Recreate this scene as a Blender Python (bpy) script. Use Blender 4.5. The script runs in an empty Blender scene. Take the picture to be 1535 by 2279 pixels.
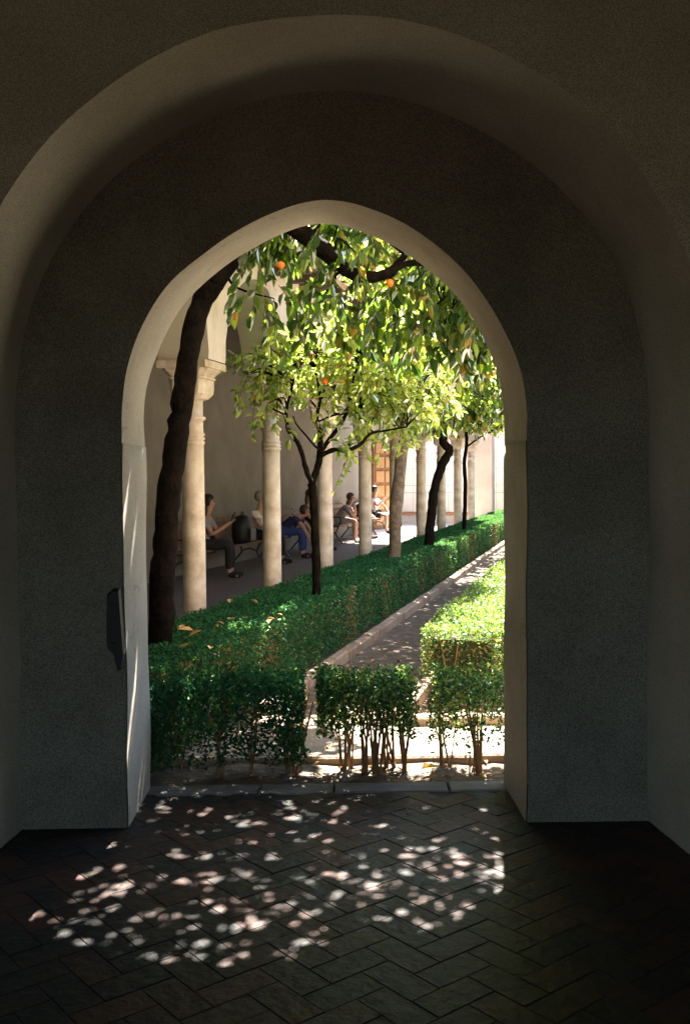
import bpy, bmesh, math, random
import numpy as np
from mathutils import Vector, Matrix

R = math.radians
random.seed(7)
rng = np.random.default_rng(7)
S = bpy.context.scene
COL = S.collection

# ------------------------------------------------------------------ camera
EYE = Vector((0.0, 0.0, 1.6))
YAW, PITCH, ROLL = R(-1.1), R(-2.0), R(-0.4)
CAM_R = Matrix.Rotation(YAW, 3, 'Z') @ Matrix.Rotation(R(90) + PITCH, 3, 'X') @ Matrix.Rotation(ROLL, 3, 'Z')
cd = bpy.data.cameras.new('camera')
cam = bpy.data.objects.new('camera', cd)
COL.objects.link(cam)
cd.sensor_fit = 'VERTICAL'
cd.sensor_height = 36.0
cd.lens = 35.0
cd.clip_start = 0.05
cd.clip_end = 500.0
cam.matrix_world = Matrix.Translation(EYE) @ CAM_R.to_4x4()
S.camera = cam

# ------------------------------------------------------------------ sky, sun, exposure
SUN_AZ, SUN_EL = R(10.5), R(56.5)
W = bpy.data.worlds.new('World')
S.world = W
W.use_nodes = True
wn = W.node_tree
wn.nodes.clear()
sky = wn.nodes.new('ShaderNodeTexSky')
sky.sky_type = 'NISHITA'
sky.sun_disc = False
sky.sun_elevation = SUN_EL
sky.sun_rotation = SUN_AZ
bg = wn.nodes.new('ShaderNodeBackground')
bg.inputs['Strength'].default_value = 0.05
wo = wn.nodes.new('ShaderNodeOutputWorld')
wn.links.new(sky.outputs[0], bg.inputs[0])
wn.links.new(bg.outputs[0], wo.inputs[0])

sl = bpy.data.lights.new('sun', 'SUN')
sl.energy = 5.0
sl.angle = R(0.48)
sl.color = (1.0, 0.93, 0.83)
sun = bpy.data.objects.new('sun', sl)
COL.objects.link(sun)
SUN_DIR = Vector((math.sin(SUN_AZ) * math.cos(SUN_EL), math.cos(SUN_AZ) * math.cos(SUN_EL), math.sin(SUN_EL)))
sun.rotation_euler = SUN_DIR.to_track_quat('Z', 'Y').to_euler()
sun.location = (2, 12, 20)

S.view_settings.view_transform = 'Standard'
S.view_settings.look = 'None'
S.view_settings.gamma = 1.0
S.view_settings.use_curve_mapping = False
S.view_settings.exposure = 4.05
S.render.engine = 'CYCLES'
S.cycles.use_denoising = True
S.cycles.use_adaptive_sampling = False
S.cycles.max_bounces = 10
S.cycles.diffuse_bounces = 7
S.cycles.transmission_bounces = 6
S.cycles.sample_clamp_indirect = 2.0
S.cycles.caustics_reflective = False
S.cycles.caustics_refractive = False

# ------------------------------------------------------------------ frames of reference
FPX = 2279 * 35 / 36


def at(x, y, Y):
    """point at distance Y along the passage axis"""
    d = CAM_R @ Vector(((x - 767.5) / FPX, -(y - 1139.5) / FPX, -1.0))
    return EYE + d * (Y / d.y)


PHI = R(15.5)                                  # the garden's long axis against the passage axis
GU = Vector((math.sin(PHI), math.cos(PHI), 0))
GV = Vector((-GU.y, GU.x, 0))


def G(a, b, z=0.0):
    p = GU * a + GV * b
    return Vector((p.x, p.y, z))


# ------------------------------------------------------------------ object helpers
def tag(o, label=None, cat=None, group=None, kind=None):
    if label: o['label'] = label
    if cat: o['category'] = cat
    if group: o['group'] = group
    if kind: o['kind'] = kind
    return o


def empty(name, loc=(0, 0, 0), rz=0.0):
    o = bpy.data.objects.new(name, None)
    COL.objects.link(o)
    o.location = loc
    o.rotation_euler = (0, 0, rz)
    o.empty_display_size = 0.1
    return o


def link(name, me, mats, parent=None, loc=None, rz=None):
    o = bpy.data.objects.new(name, me)
    COL.objects.link(o)
    if mats is not None and len(me.materials) == 0:
        for m in (mats if isinstance(mats, (list, tuple)) else [mats]):
            me.materials.append(m)
    if parent is not None: o.parent = parent
    if loc is not None: o.location = loc
    if rz is not None: o.rotation_euler = (0, 0, rz)
    return o


def pyobj(name, v, f, mats, parent=None, smooth=False, loc=None, rz=None, kind=None):
    me = bpy.data.meshes.new(name)
    me.from_pydata([tuple(p) for p in v], [], f)
    me.update()
    if smooth:
        me.polygons.foreach_set('use_smooth', [True] * len(me.polygons))
    o = link(name, me, mats, parent, loc, rz)
    if kind: o['kind'] = kind
    return o


def npmesh(name, V, F, mats, parent=None, mi=None, smooth=False):
    """V (n,3), F (m,k) all faces with k corners"""
    me = bpy.data.meshes.new(name)
    n, (m, k) = len(V), F.shape
    me.vertices.add(n)
    me.vertices.foreach_set('co', np.ascontiguousarray(V, dtype=np.float32).ravel())
    me.loops.add(m * k)
    me.loops.foreach_set('vertex_index', np.ascontiguousarray(F, dtype=np.int32).ravel())
    me.polygons.add(m)
    me.polygons.foreach_set('loop_start', np.arange(0, m * k, k, dtype=np.int32))
    me.polygons.foreach_set('loop_total', np.full(m, k, dtype=np.int32))
    for mm in (mats if isinstance(mats, (list, tuple)) else [mats]):
        me.materials.append(mm)
    if mi is not None:
        me.polygons.foreach_set('material_index', mi.astype(np.int32))
    me.polygons.foreach_set('use_smooth', np.full(m, smooth, dtype=bool))
    me.update(calc_edges=True)
    me.validate()
    return link(name, me, None, parent)


class MB:
    def __init__(s):
        s.v, s.f = [], []

    def add(s, v, f):
        n = len(s.v)
        s.v += [Vector(p) for p in v]
        s.f += [tuple(i + n for i in q) for q in f]

    def box(s, x0, x1, y0, y1, z0, z1, M=None):
        v = [Vector(p) for p in ((x0, y0, z0), (x1, y0, z0), (x1, y1, z0), (x0, y1, z0),
                                 (x0, y0, z1), (x1, y0, z1), (x1, y1, z1), (x0, y1, z1))]
        if M is not None: v = [M @ p for p in v]
        s.add(v, [(0, 3, 2, 1), (4, 5, 6, 7), (0, 1, 5, 4), (1, 2, 6, 5), (2, 3, 7, 6), (3, 0, 4, 7)])

    def tube(s, pts, rad, n=8, cap=True, wob=0.0):
        pts = [Vector(p) for p in pts]
        if not isinstance(rad, (list, tuple)): rad = [rad] * len(pts)
        base = len(s.v)
        prev = None
        for i, p in enumerate(pts):
            t = (pts[min(i + 1, len(pts) - 1)] - pts[max(i - 1, 0)]).normalized()
            if prev is None:
                a = Vector((0, 0, 1)) if abs(t.z) < 0.9 else Vector((1, 0, 0))
                x = t.cross(a).normalized()
            else:
                x = (prev - t * prev.dot(t)).normalized()
            prev = x
            y = t.cross(x)
            for k in range(n):
                an = 2 * math.pi * k / n
                r = rad[i] * (1 + (random.uniform(-wob, wob) if wob else 0))
                s.v.append(p + (x * math.cos(an) + y * math.sin(an)) * r)
        for i in range(len(pts) - 1):
            for k in range(n):
                a, b = base + i * n + k, base + i * n + (k + 1) % n
                s.f.append((a, b, b + n, a + n))
        if cap:
            s.f.append(tuple(base + k for k in range(n))[::-1])
            e = base + (len(pts) - 1) * n
            s.f.append(tuple(e + k for k in range(n)))

    def lathe(s, prof, n=20, c=(0, 0, 0)):
        base = len(s.v)
        for r, z in prof:
            for k in range(n):
                an = 2 * math.pi * k / n
                s.v.append(Vector((c[0] + r * math.cos(an), c[1] + r * math.sin(an), c[2] + z)))
        for i in range(len(prof) - 1):
            for k in range(n):
                a, b = base + i * n + k, base + i * n + (k + 1) % n
                s.f.append((a, b, b + n, a + n))
        s.f.append(tuple(base + k for k in range(n))[::-1])
        e = base + (len(prof) - 1) * n
        s.f.append(tuple(e + k for k in range(n)))

    def build(s, name, mats, parent=None, smooth=False, loc=None, rz=None, kind=None):
        return pyobj(name, s.v, s.f, mats, parent, smooth, loc, rz, kind)


def catmull(P, n=6):
    P = [Vector(p) for p in P]
    out = []
    for i in range(len(P) - 1):
        p0, p1, p2, p3 = P[max(i - 1, 0)], P[i], P[i + 1], P[min(i + 2, len(P) - 1)]
        for k in range(n):
            t = k / n
            out.append(0.5 * ((2 * p1) + (p2 - p0) * t + (2 * p0 - 5 * p1 + 4 * p2 - p3) * t * t
                              + (3 * p1 - p0 - 3 * p2 + p3) * t ** 3))
    out.append(P[-1])
    return out


def bevelled_box_mesh(name, lx, ly, h, c=0.004):
    """brick or stone: base at z=-h, top at 0, chamfered top edge"""
    x, y = lx / 2, ly / 2
    v = [(-x, -y, -h), (x, -y, -h), (x, y, -h), (-x, y, -h),
         (-x, -y, -c), (x, -y, -c), (x, y, -c), (-x, y, -c),
         (-x + c, -y + c, 0), (x - c, -y + c, 0), (x - c, y - c, 0), (-x + c, y - c, 0)]
    f = [(8, 9, 10, 11)]
    for i in range(4):
        j = (i + 1) % 4
        f += [(i, j, j + 4, i + 4), (i + 4, j + 4, j + 8, i + 8)]
    me = bpy.data.meshes.new(name)
    me.from_pydata(v, [], f)
    me.update()
    return me


# ------------------------------------------------------------------ materials
def mat(name, c1, c2=None, scale=6.0, rough=0.85, bump=0.0, bscale=40.0, detail=6.0, lo=0.35, hi=0.65,
        spec=0.3, rand=0.0, c3=None, s3=1.2, t3=(0.55, 0.75), crack=0.0, grain=0.0):
    m = bpy.data.materials.new(name)
    m.use_nodes = True
    N, L = m.node_tree.nodes, m.node_tree.links
    p = N['Principled BSDF']
    p.inputs['Roughness'].default_value = rough
    p.inputs['Specular IOR Level'].default_value = spec
    tc = N.new('ShaderNodeTexCoord')
    vec = tc.outputs['Object']
    oi = None
    if rand:
        oi = N.new('ShaderNodeObjectInfo')
        ad = N.new('ShaderNodeVectorMath')
        ad.operation = 'ADD'
        mu = N.new('ShaderNodeMath')
        mu.operation = 'MULTIPLY'
        mu.inputs[1].default_value = 37.0
        L.new(oi.outputs['Random'], mu.inputs[0])
        L.new(vec, ad.inputs[0])
        L.new(mu.outputs[0], ad.inputs[1])
        vec = ad.outputs[0]
    if c2 is None:
        p.inputs['Base Color'].default_value = (*c1, 1)
    else:
        n = N.new('ShaderNodeTexNoise')
        n.inputs['Scale'].default_value = scale
        n.inputs['Detail'].default_value = detail
        n.inputs['Roughness'].default_value = 0.6
        L.new(vec, n.inputs['Vector'])
        fac = n.outputs['Fac']
        if rand:
            sm = N.new('ShaderNodeMath')
            sm.operation = 'MULTIPLY_ADD'
            sm.inputs[1].default_value = rand
            L.new(oi.outputs['Random'], sm.inputs[0])
            sb = N.new('ShaderNodeMath')
            sb.operation = 'SUBTRACT'
            sb.inputs[1].default_value = rand / 2
            L.new(fac, sb.inputs[0])
            L.new(sb.outputs[0], sm.inputs[2])
            fac = sm.outputs[0]
        r = N.new('ShaderNodeValToRGB')
        r.color_ramp.elements[0].position = lo
        r.color_ramp.elements[1].position = hi
        r.color_ramp.elements[0].color = (*c1, 1)
        r.color_ramp.elements[1].color = (*c2, 1)
        L.new(fac, r.inputs['Fac'])
        colo = r.outputs['Color']
        if c3 is not None:
            n3 = N.new('ShaderNodeTexNoise')
            n3.inputs['Scale'].default_value = s3
            n3.inputs['Detail'].default_value = 5
            L.new(vec, n3.inputs['Vector'])
            mr = N.new('ShaderNodeMapRange')
            mr.inputs['From Min'].default_value = t3[0]
            mr.inputs['From Max'].default_value = t3[1]
            L.new(n3.outputs['Fac'], mr.inputs['Value'])
            mx = N.new('ShaderNodeMix')
            mx.data_type = 'RGBA'
            L.new(mr.outputs[0], mx.inputs['Factor'])
            L.new(colo, mx.inputs['A'])
            mx.inputs['B'].default_value = (*c3, 1)
            colo = mx.outputs['Result']
        if crack:                   # thin wandering hairline cracks in the plaster, only here and there
            def mth(op, a, b):
                q = N.new('ShaderNodeMath')
                q.operation = op
                for k_, w_ in ((0, a), (1, b)):
                    if isinstance(w_, (int, float)): q.inputs[k_].default_value = w_
                    else: L.new(w_, q.inputs[k_])
                return q.outputs[0]
            na = N.new('ShaderNodeTexNoise')
            na.inputs['Scale'].default_value = 1.1
            na.inputs['Detail'].default_value = 7
            L.new(vec, na.inputs['Vector'])
            nb_ = N.new('ShaderNodeTexNoise')
            nb_.inputs['Scale'].default_value = 1.7
            nb_.inputs['Detail'].default_value = 2
            L.new(vec, nb_.inputs['Vector'])
            line = mth('LESS_THAN', mth('ABSOLUTE', mth('SUBTRACT', na.outputs['Fac'], 0.5), 0.0), 0.0035)
            gate = mth('GREATER_THAN', nb_.outputs['Fac'], 0.56)
            mc = N.new('ShaderNodeMix')
            mc.data_type = 'RGBA'
            L.new(mth('MULTIPLY', mth('MULTIPLY', line, gate), crack), mc.inputs['Factor'])
            L.new(colo, mc.inputs['A'])
            mc.inputs['B'].default_value = (0.08, 0.06, 0.045, 1)
            colo = mc.outputs['Result']
        if grain:                   # sandy grain of lime plaster and worn stone
            ng = N.new('ShaderNodeTexNoise')
            ng.inputs['Scale'].default_value = 190.0
            ng.inputs['Detail'].default_value = 2
            L.new(vec, ng.inputs['Vector'])
            mg_ = N.new('ShaderNodeMapRange')
            mg_.inputs['From Min'].default_value = 0.3
            mg_.inputs['From Max'].default_value = 0.7
            mg_.inputs['To Min'].default_value = 1 - grain
            mg_.inputs['To Max'].default_value = 1 + grain
            L.new(ng.outputs['Fac'], mg_.inputs['Value'])
            vm = N.new('ShaderNodeVectorMath')
            vm.operation = 'SCALE'
            L.new(colo, vm.inputs[0])
            L.new(mg_.outputs[0], vm.inputs['Scale'])
            colo = vm.outputs[0]
        L.new(colo, p.inputs['Base Color'])
    if bump:
        nb = N.new('ShaderNodeTexNoise')
        nb.inputs['Scale'].default_value = bscale
        nb.inputs['Detail'].default_value = 8
        L.new(vec, nb.inputs['Vector'])
        b = N.new('ShaderNodeBump')
        b.inputs['Strength'].default_value = bump
        b.inputs['Distance'].default_value = 0.02
        L.new(nb.outputs['Fac'], b.inputs['Height'])
        L.new(b.outputs['Normal'], p.inputs['Normal'])
    return m


def leafmat(name, top, back, trans=0.5, rough=0.35, gloss=0.12, var=0.35):
    m = bpy.data.materials.new(name)
    m.use_nodes = True
    N, L = m.node_tree.nodes, m.node_tree.links
    N.clear()
    out = N.new('ShaderNodeOutputMaterial')
    d = N.new('ShaderNodeBsdfDiffuse')
    t = N.new('ShaderNodeBsdfTranslucent')
    g = N.new('ShaderNodeBsdfGlossy')
    g.inputs['Roughness'].default_value = rough
    g.inputs['Color'].default_value = (1, 1, 1, 1)
    mx = N.new('ShaderNodeMixShader')
    mx.inputs['Fac'].default_value = trans
    mg = N.new('ShaderNodeMixShader')
    geo = N.new('ShaderNodeNewGeometry')
    fr = N.new('ShaderNodeFresnel')
    fr.inputs['IOR'].default_value = 1.4
    ml = N.new('ShaderNodeMath')
    ml.operation = 'MULTIPLY'
    ml.inputs[1].default_value = gloss / 0.12
    L.new(fr.outputs[0], ml.inputs[0])
    L.new(ml.outputs[0], mg.inputs['Fac'])
    for sh, c in ((d, top), (t, back)):
        h = N.new('ShaderNodeHueSaturation')
        h.inputs['Color'].default_value = (*c, 1)
        mr = N.new('ShaderNodeMapRange')
        mr.inputs['To Min'].default_value = 1 - var
        mr.inputs['To Max'].default_value = 1 + var
        L.new(geo.outputs['Random Per Island'], mr.inputs['Value'])
        L.new(mr.outputs[0], h.inputs['Value'])
        mr2 = N.new('ShaderNodeMapRange')
        mr2.inputs['To Min'].default_value = 0.515
        mr2.inputs['To Max'].default_value = 0.475
        L.new(geo.outputs['Random Per Island'], mr2.inputs['Value'])
        L.new(mr2.outputs[0], h.inputs['Hue'])
        L.new(h.outputs[0], sh.inputs['Color'])
    L.new(d.outputs[0], mx.inputs[1])
    L.new(t.outputs[0], mx.inputs[2])
    L.new(mx.outputs[0], mg.inputs[1])
    L.new(g.outputs[0], mg.inputs[2])
    L.new(mg.outputs[0], out.inputs['Surface'])
    return m


M = {}
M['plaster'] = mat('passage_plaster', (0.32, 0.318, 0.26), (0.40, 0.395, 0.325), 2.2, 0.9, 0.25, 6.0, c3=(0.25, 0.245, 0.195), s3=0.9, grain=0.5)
M['lit_plaster'] = mat('recess_lit_plaster', (0.41, 0.395, 0.33), (0.49, 0.475, 0.40), 2.2, 0.9, 0.2, 6.0, c3=(0.34, 0.325, 0.265), s3=0.9, grain=0.3)  # recess soffit: plaster lightened, the light on it put into the colour
M['shaded_plaster'] = mat('recess_shaded_plaster', (0.125, 0.124, 0.098), (0.175, 0.173, 0.138), 2.0, 0.9, 0.25, 6.0, c3=(0.095, 0.086, 0.064), s3=0.8, grain=0.55)  # recess wall: plaster darkened, its shade put into the colour
M['reveal'] = mat('door_reveal_plaster', (0.40, 0.36, 0.295), (0.48, 0.44, 0.37), 3.0, 0.9, 0.12, 14.0, c3=(0.36, 0.27, 0.18), s3=3.2, t3=(0.62, 0.78), crack=0.3, grain=0.28)
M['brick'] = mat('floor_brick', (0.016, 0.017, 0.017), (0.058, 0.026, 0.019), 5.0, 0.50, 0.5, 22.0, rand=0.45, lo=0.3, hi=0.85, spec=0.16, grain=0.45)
M['mortar'] = mat('floor_mortar', (0.022, 0.019, 0.017), (0.042, 0.032, 0.027), 20, 0.9, 0.4, 60)
M['stone'] = mat('threshold_stone', (0.105, 0.097, 0.092), (0.17, 0.158, 0.15), 7, 0.65, 0.3, 30, rand=0.3)
M['soil'] = mat('garden_soil', (0.065, 0.047, 0.032), (0.13, 0.097, 0.070), 9, 0.95, 0.9, 28, c3=(0.16, 0.12, 0.088), s3=1.4)
M['sand'] = mat('pale_earth', (0.18, 0.147, 0.112), (0.25, 0.21, 0.165), 8, 0.95, 0.5, 40)
M['bed'] = mat('dry_pale_earth', (0.075, 0.056, 0.039), (0.145, 0.112, 0.082), 9, 0.95, 0.9, 30, c3=(0.055, 0.04, 0.028), s3=3.0)
M['gravel'] = mat('bounce_gravel', (0.22, 0.19, 0.15), (0.30, 0.265, 0.21), 12, 0.95, 0.4, 60)  # for the added ground that bounces light
M['kerb'] = mat('kerb_stone', (0.20, 0.14, 0.095), (0.30, 0.22, 0.155), 9, 0.9, 0.4, 45, rand=0.3)
M['gfloor'] = mat('gallery_paving', (0.095, 0.072, 0.062), (0.15, 0.115, 0.10), 14, 0.75, 0.3, 50)
M['wall'] = mat('gallery_plaster', (0.165, 0.15, 0.12), (0.215, 0.198, 0.163), 1.6, 0.9, 0.1, 12, c3=(0.14, 0.127, 0.10), s3=0.7, grain=0.3)
M['arcade'] = mat('arcade_plaster', (0.50, 0.425, 0.36), (0.60, 0.525, 0.455), 4, 0.9, 0.35, 26, c3=(0.46, 0.375, 0.30), s3=2.6, t3=(0.55, 0.7))
M['intrados'] = mat('arch_soffit_plaster', (0.46, 0.44, 0.35), (0.52, 0.50, 0.40), 3, 0.9, 0.12, 20)
M['marble'] = mat('column_marble', (0.44, 0.365, 0.265), (0.66, 0.59, 0.49), 5, 0.55, 0.15, 40, c3=(0.36, 0.27, 0.17), s3=4.5, t3=(0.55, 0.72))
M['pink'] = mat('pink_plaster', (0.50, 0.40, 0.325), (0.58, 0.475, 0.395), 2.0, 0.9, 0.12, 18)
M['white'] = mat('white_panel', (0.78, 0.74, 0.68), (0.84, 0.80, 0.75), 3, 0.7, 0.05, 30)
M['grout'] = mat('panel_joint', (0.42, 0.37, 0.32))
M['paving_white'] = mat('pale_paving', (0.56, 0.52, 0.47), (0.66, 0.62, 0.57), 6, 0.8, 0.2, 40)
M['terracotta'] = mat('terracotta_coping', (0.42, 0.20, 0.10), (0.50, 0.26, 0.14), 8, 0.85, 0.2, 30)
M['rooftile'] = mat('roof_tile', (0.28, 0.17, 0.12), (0.40, 0.26, 0.18), 12, 0.9, 0.4, 30)
M['timber'] = mat('eave_timber', (0.07, 0.055, 0.05), (0.12, 0.095, 0.08), 9, 0.8, 0.3, 30)
M['doorwood'] = mat('door_wood', (0.11, 0.048, 0.02), (0.16, 0.075, 0.03), 9, 0.6, 0.2, 40)
M['doorpanel'] = mat('door_panel_wood', (0.22, 0.12, 0.05), (0.27, 0.155, 0.07), 9, 0.6, 0.2, 40)
M['darkvoid'] = mat('dark_interior', (0.10, 0.085, 0.075), (0.14, 0.12, 0.10), 4)
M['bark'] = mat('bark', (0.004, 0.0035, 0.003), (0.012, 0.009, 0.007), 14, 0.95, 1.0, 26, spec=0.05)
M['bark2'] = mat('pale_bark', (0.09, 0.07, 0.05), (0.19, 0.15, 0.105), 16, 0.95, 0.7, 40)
M['twig'] = mat('twig', (0.10, 0.065, 0.035), (0.17, 0.115, 0.06), 10, 0.9)
M['stem'] = mat('hedge_stem', (0.16, 0.09, 0.04), (0.27, 0.165, 0.08), 18, 0.9)
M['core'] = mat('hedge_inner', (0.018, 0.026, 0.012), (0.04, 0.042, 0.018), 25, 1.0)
M['orange'] = mat('orange_fruit', (0.62, 0.12, 0.010), (0.70, 0.17, 0.015), 20, 0.5, 0.15, 200)
M['wood'] = mat('bench_wood', (0.12, 0.065, 0.035), (0.20, 0.115, 0.06), 12, 0.6, 0.2, 40)
M['iron'] = mat('black_iron', (0.022, 0.021, 0.020), rough=0.4)
M['black'] = mat('black_plastic', (0.012, 0.012, 0.012), rough=0.55)
M['leaf'] = leafmat('orange_leaf', (0.035, 0.085, 0.020), (0.30, 0.50, 0.025), 0.55, gloss=0.06)
M['leaf_old'] = leafmat('yellowing_leaf', (0.24, 0.19, 0.03), (0.50, 0.38, 0.03), 0.45, gloss=0.05)
M['leaf_new'] = leafmat('young_leaf', (0.20, 0.29, 0.09), (0.66, 0.80, 0.14), 0.6, gloss=0.06)
M['leaf_dark'] = leafmat('dark_leaf', (0.028, 0.07, 0.020), (0.10, 0.20, 0.02), 0.35, gloss=0.05)
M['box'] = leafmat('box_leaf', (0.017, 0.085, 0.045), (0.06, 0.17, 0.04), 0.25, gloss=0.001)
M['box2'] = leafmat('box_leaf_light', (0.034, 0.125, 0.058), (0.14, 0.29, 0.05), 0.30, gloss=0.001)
M['box_sun'] = leafmat('box_sunlit_leaf', (0.10, 0.17, 0.055), (0.22, 0.34, 0.05), 0.35, gloss=0.01)  # lighter copy of the box leaf, sunshine put into its colour
M['box_dry'] = leafmat('box_leaf_dry', (0.15, 0.125, 0.05), (0.24, 0.18, 0.04), 0.25, gloss=0.01)
M['litter'] = mat('dry_leaf', (0.38, 0.20, 0.07), (0.55, 0.36, 0.14), 8, 0.8)

# ================================================================== STRUCTURE
# ---- ground
pyobj('ground', [(-90, -60, -0.06), (90, -60, -0.06), (90, 130, -0.06), (-90, 130, -0.06)], [(0, 1, 2, 3)], M['soil'])['kind'] = 'structure'

# ---- the vaulted passage
YN, YF, YA = 4.53, 5.10, 3.92       # inner face of door wall, garden face, front of the recess
half = [(-0.918, 0.0), (-0.92, 0.6), (-0.92, 1.2), (-0.92, 1.76), (-0.92, 1.93), (-0.893, 2.11), (-0.815, 2.31), (-0.68, 2.515),
        (-0.50, 2.675), (-0.32, 2.785), (-0.17, 2.85), (-0.05, 2.882), (0.045, 2.885), (0.17, 2.858), (0.36, 2.775), (0.555, 2.63),
        (0.69, 2.49), (0.80, 2.32), (0.89, 2.10), (0.92, 1.90), (0.92, 1.76), (0.92, 1.2), (0.92, 0.6), (0.914, 0.0)]
DOOR = [(p.x, p.y) for p in catmull([(x, z, 0) for x, z in half], 5)]
ND = len(DOOR)
NX0, NR, NZ = 0.04, 1.435, 1.895     # recess: centre, radius, springing


def niche_pt(t, NR=NR):
    """t 0..1 from left foot over the arch to right foot"""
    l = NZ
    tot = 2 * l + math.pi * NR
    s = t * tot
    if s < l: return (NX0 - NR, s)
    if s > tot - l: return (NX0 + NR, tot - s)
    an = math.pi - (s - l) / NR
    return (NX0 + NR * math.cos(an), NZ + NR * math.sin(an))


NICHE = [niche_pt(i / (ND - 1)) for i in range(ND)]
NICHE_A = [niche_pt(i / (ND - 1), NR + 0.065) for i in range(ND)]     # the recess flares slightly towards the room
DOOR_N = [(x, z - max(0.0, z - 1.76) * 0.034) for x, z in DOOR]


def rect_pt(p, x0, x1, zt):
    """push a point of the recess outline out to a rectangle"""
    dx, dz = p[0] - NX0, max(p[1] - 1.0, 0.0)
    if p[1] <= 1.0: return (x0 if dx < 0 else x1, p[1])
    k = 1e9
    if dx < -1e-6: k = min(k, (x0 - NX0) / dx)
    if dx > 1e-6: k = min(k, (x1 - NX0) / dx)
    if dz > 1e-6: k = min(k, (zt - 1.0) / dz)
    return (NX0 + dx * k, 1.0 + dz * k)


def wob(x, z, s=0.0035):
    return s * (math.sin(5.1 * z + 1.3 * x) + math.sin(9.7 * z + 2.0 + 3 * x) * 0.6 + math.sin(17.0 * x + 3.0 * z) * 0.4)


def loft(name, A, B, ya, yb, n, mats, parent, smooth=True, w=0.0035):
    v, f = [], []
    for j in range(n + 1):
        t = j / n
        for (p, q) in zip(A, B):
            x, z = p[0] + (q[0] - p[0]) * t, p[1] + (q[1] - p[1]) * t
            y = ya + (yb - ya) * t
            v.append((x + wob(y * 2 + x, z, w), y, z + (wob(z + 4, x + y, w) if z > 1.8 else 0)))
    m = len(A)
    for j in range(n):
        for i in range(m - 1):
            a = j * m + i
            f.append((a, a + 1, a + m + 1, a + m))
    return pyobj(name, v, f, mats, parent, smooth)


def fill(name, A, B, y, n, mats, parent, smooth=False):
    return loft(name, A, B, y, y, n, mats, parent, smooth)


passage = empty('vaulted_passage', (0, YF, 0))
passage.location = (0, 0, 0)
tag(passage, 'dim plastered passage with a round arched recess around the garden doorway', 'building')
XL, XR, ZC, YB = -3.2, 3.4, 4.35, -2.6
fill('recess_wall', DOOR_N, NICHE, YN, 6, M['shaded_plaster'], passage)
i0 = min(i for i, p in enumerate(DOOR) if p[1] >= 1.75)
i1 = max(i for i, p in enumerate(DOOR) if p[1] >= 1.75)
arch = DOOR[i0:i1 + 1]
loft('arch_soffit', DOOR_N[i0:i1 + 1], arch, YN, YF, 6, M['reveal'], passage)
jl = [(x + 0.005, z) for x, z in DOOR[:i0 + 1]]
jr = [(x - 0.005, z) for x, z in DOOR[i1:]]
jl.append((jl[-1][0] - 0.02, jl[-1][1] + 0.004))
jr.insert(0, (jr[0][0] + 0.02, jr[0][1] + 0.004))
tag(loft('door_jamb', jl, jl, YN - 0.001, YF, 6, M['reveal'], passage), 'left jamb of the doorway, brightly lit')
tag(loft('door_jamb', jr, jr, YN - 0.001, YF, 6, M['reveal'], passage), 'right jamb of the doorway, in half shade')
loft('recess_soffit', NICHE, NICHE_A, YN, YA, 8, M['lit_plaster'], passage)
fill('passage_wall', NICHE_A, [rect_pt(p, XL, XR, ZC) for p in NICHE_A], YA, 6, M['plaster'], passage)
fill('garden_facade', DOOR, [rect_pt(p, -6.0, 7.0, 5.2) for p in DOOR], YF, 4, M['pink'], passage)
mb = MB()
mb.box(XL - 0.3, XR + 0.3, YB - 0.3, YF, ZC, ZC + 0.3)
mb.build('ceiling', M['plaster'], passage)
for xa, xb in ((XL - 0.3, XL), (XR, XR + 0.3)):
    mb = MB()
    mb.box(xa, xb, YB, YF - 0.01, -0.05, ZC)
    mb.build('side_wall', M['plaster'], passage)
mb = MB()                       # rear wall behind the camera, with an opening added to let in fill light
mb.box(XL - 0.3, -1.2, YB - 0.3, YB, -0.05, ZC)
mb.box(1.2, XR + 0.3, YB - 0.3, YB, -0.05, ZC)
mb.box(-1.2, 1.2, YB - 0.3, YB, 2.8, ZC)
mb.build('rear_wall', M['plaster'], passage)
mb = MB()
mb.box(XL - 3, XR + 3.5, YF + 0.02 - 0.6, YF - 0.05, ZC + 0.31, 5.19)
mb.build('parapet', M['pink'], passage)

# ---- passage floor: herringbone bricks on a mortar bed
floor = pyobj('floor', [(XL, YB, -0.0035), (XR, YB, -0.0035), (XR, 4.985, -0.0035), (XL, 4.985, -0.0035)], [(0, 1, 2, 3)], M['mortar'])
floor['kind'] = 'structure'
BL, BW, GAP = 0.24, 0.12, 0.0025
bm_ = bevelled_box_mesh('brick', BL - GAP, BW - GAP, 0.03, 0.002)
bm_.materials.append(M['brick'])
spots = []
ROT = R(38)
for i in range(-75, 75):
    for j in range(-75, 75):
        # herringbone unit: one lying brick and one standing brick
        for kind in (0, 1):
            if kind == 0: px, py, rr = i * BW + j * 4 * BW + BW, i * BW + BW / 2, 0.0
            else: px, py, rr = i * BW + j * 4 * BW + 2.5 * BW, i * BW, R(90)
            X = px * math.cos(ROT) - py * math.sin(ROT) + 0.07
            Y = px * math.sin(ROT) + py * math.cos(ROT) + 3.6
            spots.append((X, Y, rr + ROT))
near = [s for s in spots if -2.0 < s[0] < 2.05 and 2.35 < s[1] < 4.99]
far = [s for s in spots if not (-2.0 < s[0] < 2.05 and 2.35 < s[1] < 4.99) and XL < s[0] < XR and -1 < s[1] < 4.99]
near = [s for s in near if s[1] < 4.40 or abs(s[0]) < 0.99]
far = [s for s in far if s[1] < 3.9]
near.sort(key=lambda s: (s[0] ** 2 + (s[1] - 4) ** 2))
far += near[290:]
near = near[:290]
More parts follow.
